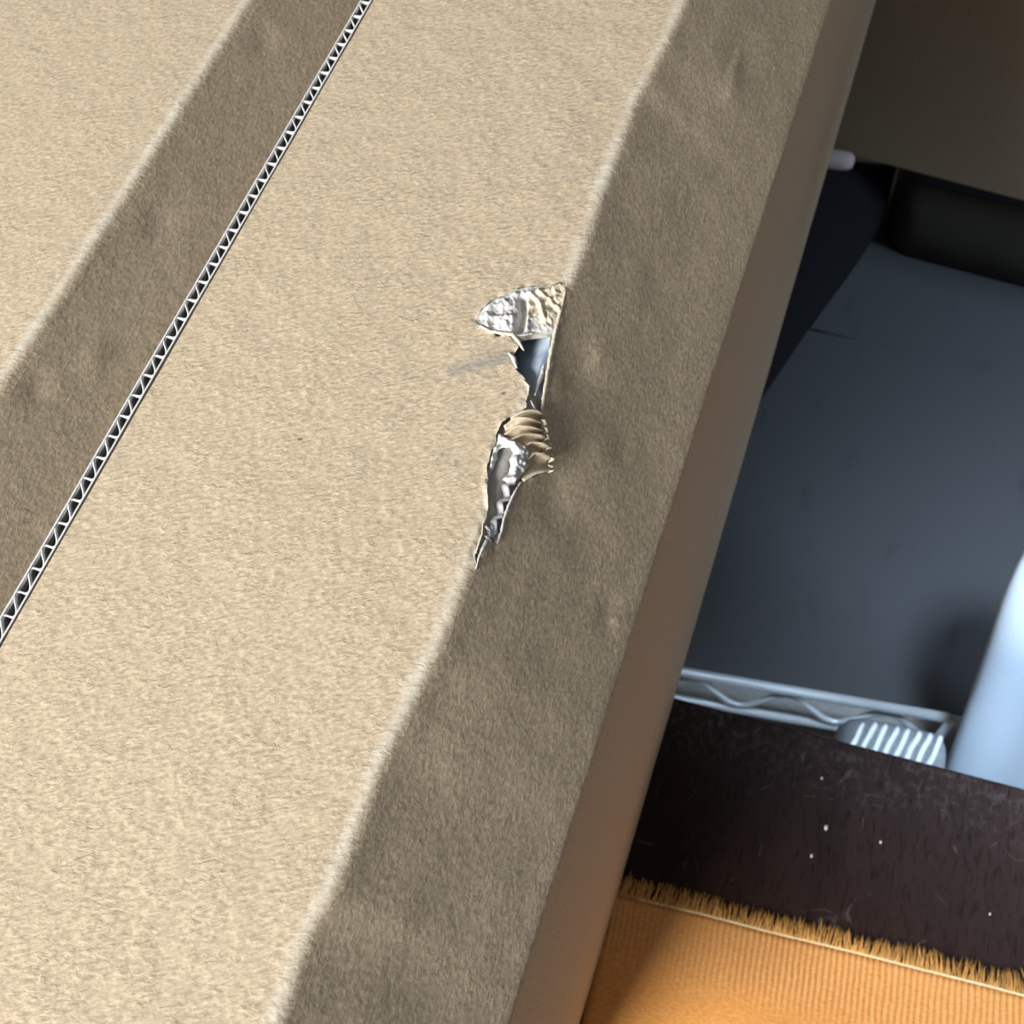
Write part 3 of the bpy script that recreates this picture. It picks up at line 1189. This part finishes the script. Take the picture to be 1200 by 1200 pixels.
mat_o = bpy.data.objects['floor_mat']
sa, sb = at_depth(945, 385, CAM_Z - 0.005), at_depth(1200, 440, CAM_Z - 0.005)
sd = sb - sa
tube('seam', [sa + sd * t + Vector((0, 0, -0.0004)) for t in (0.0, 0.25, 0.5, 0.75, 1.0, 1.6)], 0.0016, M['mat'], mat_o, 8)

# black bag propping up the far end of the box
bag = thing('duffel_bag', 'black cloth bag bulging out from under the far end of the torn box', 'bag', (-0.15, 0.62, 0.0))
lowr = [(-0.075, 0.42), (-0.049, 0.655), (-0.018, 0.77), (0.012, 0.865), (0.0265, 0.93), (0.029, 1.02)]
lowl = [(-0.36, 0.42), (-0.36, 0.655), (-0.36, 0.77), (-0.36, 0.865), (-0.36, 0.87), (-0.36, 0.872)]
vs = []
prof = [(0.0, 0.0), (0.004, 0.03), (0.002, 0.08), (-0.006, 0.16), (-0.018, 0.24), (-0.04, 0.31), (-0.085, Z_BASE - 0.003), (-0.16, Z_BASE - 0.002)]
for i in range(len(lowr)):
    ring = []
    xm = -0.058
    for dx, z in prof:
        t = z / Z_BASE
        x = lowr[i][0] + (0.004 if i > 3 and 0.02 < z < 0.1 else 0) + (xm - lowr[i][0]) * (smooth01((z - 0.05) / 0.12) if i < 4 else smooth01((z - 0.13) / 0.06)) + dx * 0.6 + (0.004 * n3(i * 1.7, z * 14) if 0 < z < 0.3 else 0)
        yb = lowr[i][1] if i < 4 else 0.866 + 0.004 * i - 0.014 + (lowr[i][1] - 0.868) * max(0, 1 - (z / 0.15) ** 2)
        if z > 0.3:
            x = min(x, -0.06)
        ring.append((x, yb, z))
    yb = min(lowl[i][1], 0.876)
    yl = yb + (max(lowr[i][1], yb) - yb if i > 3 else 0)
    ring += [(-0.30, yb, Z_BASE - 0.002), (-0.345, yb, 0.30), (-0.36, yb, 0.15), (-0.36, yl, 0.0)]
    vs += ring
m_ = len(prof) + 4
fs = [(i * m_ + k_, i * m_ + (k_ + 1) % m_, (i + 1) * m_ + (k_ + 1) % m_, (i + 1) * m_ + k_) for i in range(len(lowr) - 1) for k_ in range(m_)]
e_ = (len(lowr) - 1) * m_
fs += [tuple(range(m_ - 1, -1, -1))] + [tuple(e_ + k_ for k_ in q) for q in
                                       ((0, 1, 11), (1, 2, 10, 11), (2, 3, 10), (3, 4, 10), (4, 5, 9, 10), (5, 6, 8, 9), (6, 7, 8))]
o = mesh('bag_body', vs, fs, M['black'], bag)
recalc(o)
g0 = at_depth(972, 186, 0.80)
g1 = at_depth(1001, 190, 0.80)
d_ = g1 - g0
tube('carry_grip', [g0 - d_ * 2.0, g0, g0 + d_ * 0.55, g0 + d_ * 0.82, g0 + d_ * 0.96, g1], [0.0098, 0.0098, 0.0098, 0.0084, 0.0060, 0.0018], M['grip'], bag, 14)['label'] = 'pale pinkish grip end'

# tub under the far box
tub = thing('storage_tub', 'dark brown plastic tub with rounded corner below the far cardboard box', 'tub', (0.30, 1.08, 0.006))


def rrect(x0, x1, y0, y1, r, z, n=6):
    out = []
    for cx, cy, a0 in ((x1 - r, y1 - r, 0), (x0 + r, y1 - r, 90), (x0 + r, y0 + r, 180), (x1 - r, y0 + r, 270)):
        for i in range(n + 1):
            a = math.radians(a0 + 90 * i / n)
            out.append((cx + r * math.cos(a), cy + r * math.sin(a), z))
    return out


def rot_about(p, c, a):
    x, y = p[0] - c[0], p[1] - c[1]
    return (c[0] + x * math.cos(a) - y * math.sin(a), c[1] + x * math.sin(a) + y * math.cos(a), p[2])


def loft(rings, cap_lo=True, cap_hi=True):
    n = len(rings[0])
    vs = [p for r in rings for p in r]
    fs = [(i * n + k_, i * n + (k_ + 1) % n, (i + 1) * n + (k_ + 1) % n, (i + 1) * n + k_) for i in range(len(rings) - 1) for k_ in range(n)]
    if cap_lo:
        fs.append(tuple(range(n - 1, -1, -1)))
    if cap_hi:
        fs.append(tuple((len(rings) - 1) * n + k_ for k_ in range(n)))
    return vs, fs


TA, TC = -0.095, (0.05, 0.92)
ZR = 0.168
rings = [rrect(0.046, 0.52, 0.922, 1.25, 0.035, 0.0055), rrect(0.040, 0.526, 0.914, 1.256, 0.040, 0.010), rrect(0.036, 0.530, 0.909, 1.26, 0.042, 0.05),
         rrect(0.031, 0.535, 0.902, 1.265, 0.045, ZR - 0.02)]
rings = [[rot_about(p, TC, TA) for p in r] for r in rings]
v, f = loft(rings)
o = mesh('tub_body', v, f, M['tub'], tub)
recalc(o)
rings = [rrect(0.024, 0.542, 0.895, 1.272, 0.05, ZR - 0.022), rrect(0.022, 0.544, 0.893, 1.274, 0.05, ZR - 0.015), rrect(0.022, 0.544, 0.893, 1.274, 0.05, ZR - 0.004),
         rrect(0.025, 0.541, 0.896, 1.271, 0.05, ZR)]
rings = [[rot_about(p, TC, TA) for p in r] for r in rings]
v, f = loft(rings)
o = mesh('tub_rim', v, f, M['tub_rim'], tub)
recalc(o)

# far cardboard box standing on the tub
FA = math.atan2(0.8686 - 0.8935, 0.1627 + 0.0304)
far = thing('cardboard_box', 'dim brown cardboard box standing on a dark tub at the far right', 'box', (0.2, 1.0, ZR))
fc = (-0.0304, 0.8935)


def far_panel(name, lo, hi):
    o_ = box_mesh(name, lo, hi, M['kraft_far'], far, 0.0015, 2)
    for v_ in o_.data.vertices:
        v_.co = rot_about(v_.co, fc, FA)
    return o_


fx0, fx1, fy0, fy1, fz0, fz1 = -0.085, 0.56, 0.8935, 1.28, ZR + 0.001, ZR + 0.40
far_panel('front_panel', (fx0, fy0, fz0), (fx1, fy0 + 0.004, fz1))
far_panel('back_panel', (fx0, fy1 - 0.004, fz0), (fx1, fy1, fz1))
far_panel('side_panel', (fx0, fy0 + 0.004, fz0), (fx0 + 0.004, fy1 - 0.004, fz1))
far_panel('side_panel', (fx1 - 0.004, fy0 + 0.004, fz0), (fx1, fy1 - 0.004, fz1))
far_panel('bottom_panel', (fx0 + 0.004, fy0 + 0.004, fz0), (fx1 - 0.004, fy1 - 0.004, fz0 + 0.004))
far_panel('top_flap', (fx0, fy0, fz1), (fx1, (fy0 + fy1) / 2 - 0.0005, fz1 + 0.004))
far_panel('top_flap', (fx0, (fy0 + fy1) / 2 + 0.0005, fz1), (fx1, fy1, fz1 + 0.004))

# low chrome wire shelf
RD = 0.955
ra, rb = at_depth(795, 787, RD), at_depth(1120, 843, RD)
dr = (rb - ra).normalized()
rl, rr = ra - dr * 0.30, ra + dr * 0.246
nrm = Vector((dr.y, -dr.x, 0))
LZ = -0.046
shelf = thing('wire_shelf', 'low chrome wire shelf with zigzag bracing behind the bench', 'shelf', (ra.x, ra.y, 0))
off = nrm * 0.013
tube('upper_rail', [rl, rr], 0.0050, M['chrome'], shelf, 12)
tube('lower_rail', [rl + off + Vector((0, 0, LZ)), rr + off + Vector((0, 0, LZ))], 0.0042, M['chrome'], shelf, 12)
zz = []
LW = 0.090
ph0 = 0.0
s = -0.30 + ph0
i = 0
while s < 0.244:
    p = ra + dr * s + (Vector((0, 0, -0.005)) if i % 2 else off + Vector((0, 0, LZ + 0.004)))
    zz.append(p)
    s += LW / 2
    i += 1
# round the bends a little
zp = []
for i, p in enumerate(zz):
    if 0 < i < len(zz) - 1:
        zp += [p + (zz[i - 1] - p) * 0.22, p + (zz[i - 1] - p) * 0.07 + (zz[i + 1] - p) * 0.07, p + (zz[i + 1] - p) * 0.22]
    else:
        zp.append(p)
tube('zigzag_wire', zp, 0.0032, M['chrome'], shelf, 10)
for q in (rl, rr):
    tube('post', [Vector((q.x, q.y, 0.0)) + off * 0.9, Vector((q.x, q.y, ra.z + 0.006)) + off * 0.6], 0.0055, M['chrome'], shelf, 14)
# ribbed pouch standing on the floor between bench and shelf; white ribs over its rounded top
RT = 0.027
c0, c1 = at_depth(1004, 862, 0.905), at_depth(1112, 884, 0.905)
ax = (c1 - c0)
ax.z = 0
axl = ax.length
ax.normalize()
side = Vector((-ax.y, ax.x, 0))
pouch = thing('ribbed_pouch', 'small grey pouch with white slanted ribs wedged between bench and wire shelf', 'pouch', (c0.x, c0.y, 0.0))
RZ = CAM_Z - 0.905 - RT
cen = Vector((c0.x, c0.y, RZ)) - side * 0.004
rings = []
for s, q in ((-0.014, 0.35), (-0.011, 0.68), (-0.004, 0.92), (0.006, 1.0), (axl * 0.5, 1.03), (axl - 0.004, 0.98), (axl, 0.8)):
    ring = [cen + ax * s + side * (-RT * q * 0.9) + Vector((0, 0, -RZ)), ]
    for k_ in range(17):
        a = math.pi * (1 - k_ / 16)
        ring.append(cen + ax * s + side * (RT * q * math.cos(a)) + Vector((0, 0, RT * q * math.sin(a) - (1 - q) * 0.02)))
    ring.append(cen + ax * s + side * (RT * q * 0.9) + Vector((0, 0, -RZ)))
    rings.append([tuple(p) for p in ring])
v, f = loft(rings)
recalc(mesh('pouch_body', v, f, M['roll'], pouch))
i = 0
s = -0.004
while s < axl - 0.012:
    p = []
    for k_ in range(15):
        a = math.radians(40 + 132 * k_ / 14)
        rr_ = RT * (1.03 if s > 0.002 else 0.93)
        p.append(cen + ax * (s + 0.022 * (0.5 - k_ / 14) + 0.0012 * n3(i * 2.2, k_ * 0.3)) + side * (rr_ * math.cos(a)) + Vector((0, 0, rr_ * math.sin(a))))
    tube('rib', p, [0.0010] + [0.0024] * 13 + [0.0010], M['rib_white'], pouch, 8)
    s += 0.0092
    i += 1

# pale blue bundle of soft fabric
LEFT = [(1088, 948, 1.024), (1096, 925, 1.0), (1110, 890, 0.955), (1130, 833, 0.90), (1150, 775, 0.85), (1166, 726, 0.81), (1181, 683, 0.78), (1204, 640, 0.752), (1250, 598, 0.728)]
rings = []
for i, (x, y, d) in enumerate(LEFT):
    p = at_depth(x, y, d)
    tt = i / (len(LEFT) - 1)
    rx = 0.105 - 0.02 * tt if i < 7 else (0.075 if i == 7 else 0.045)
    ry = (0.040 + 0.012 * tt) if i < 7 else (0.042 if i == 7 else 0.022)
    c = Vector((p.x + rx, p.y + 0.006, max(p.z, 0.002)))
    ring = []
    for k_ in range(48):
        a = 2 * math.pi * k_ / 48
        w = 1 + 0.10 * math.cos(5 * a + 1.3 + 0.4 * tt) * (1 - 0.3 * tt) + 0.03 * math.sin(9 * a + 2 * tt)
        if math.cos(a) < -0.85:
            w = 1 + (w - 1) * 0.3
        ring.append((c.x + rx * w * math.cos(a), c.y + ry * w * math.sin(a), c.z))
    rings.append(ring)
v, f = loft(rings)
o = mesh('fabric_bundle', v, f, M['bundle'])
recalc(o)
md = o.modifiers.new('smooth', 'SUBSURF')
md.levels = md.render_levels = 1
tag(o, 'pale blue soft fabric bundle standing behind the bench at the right edge', 'fabric')
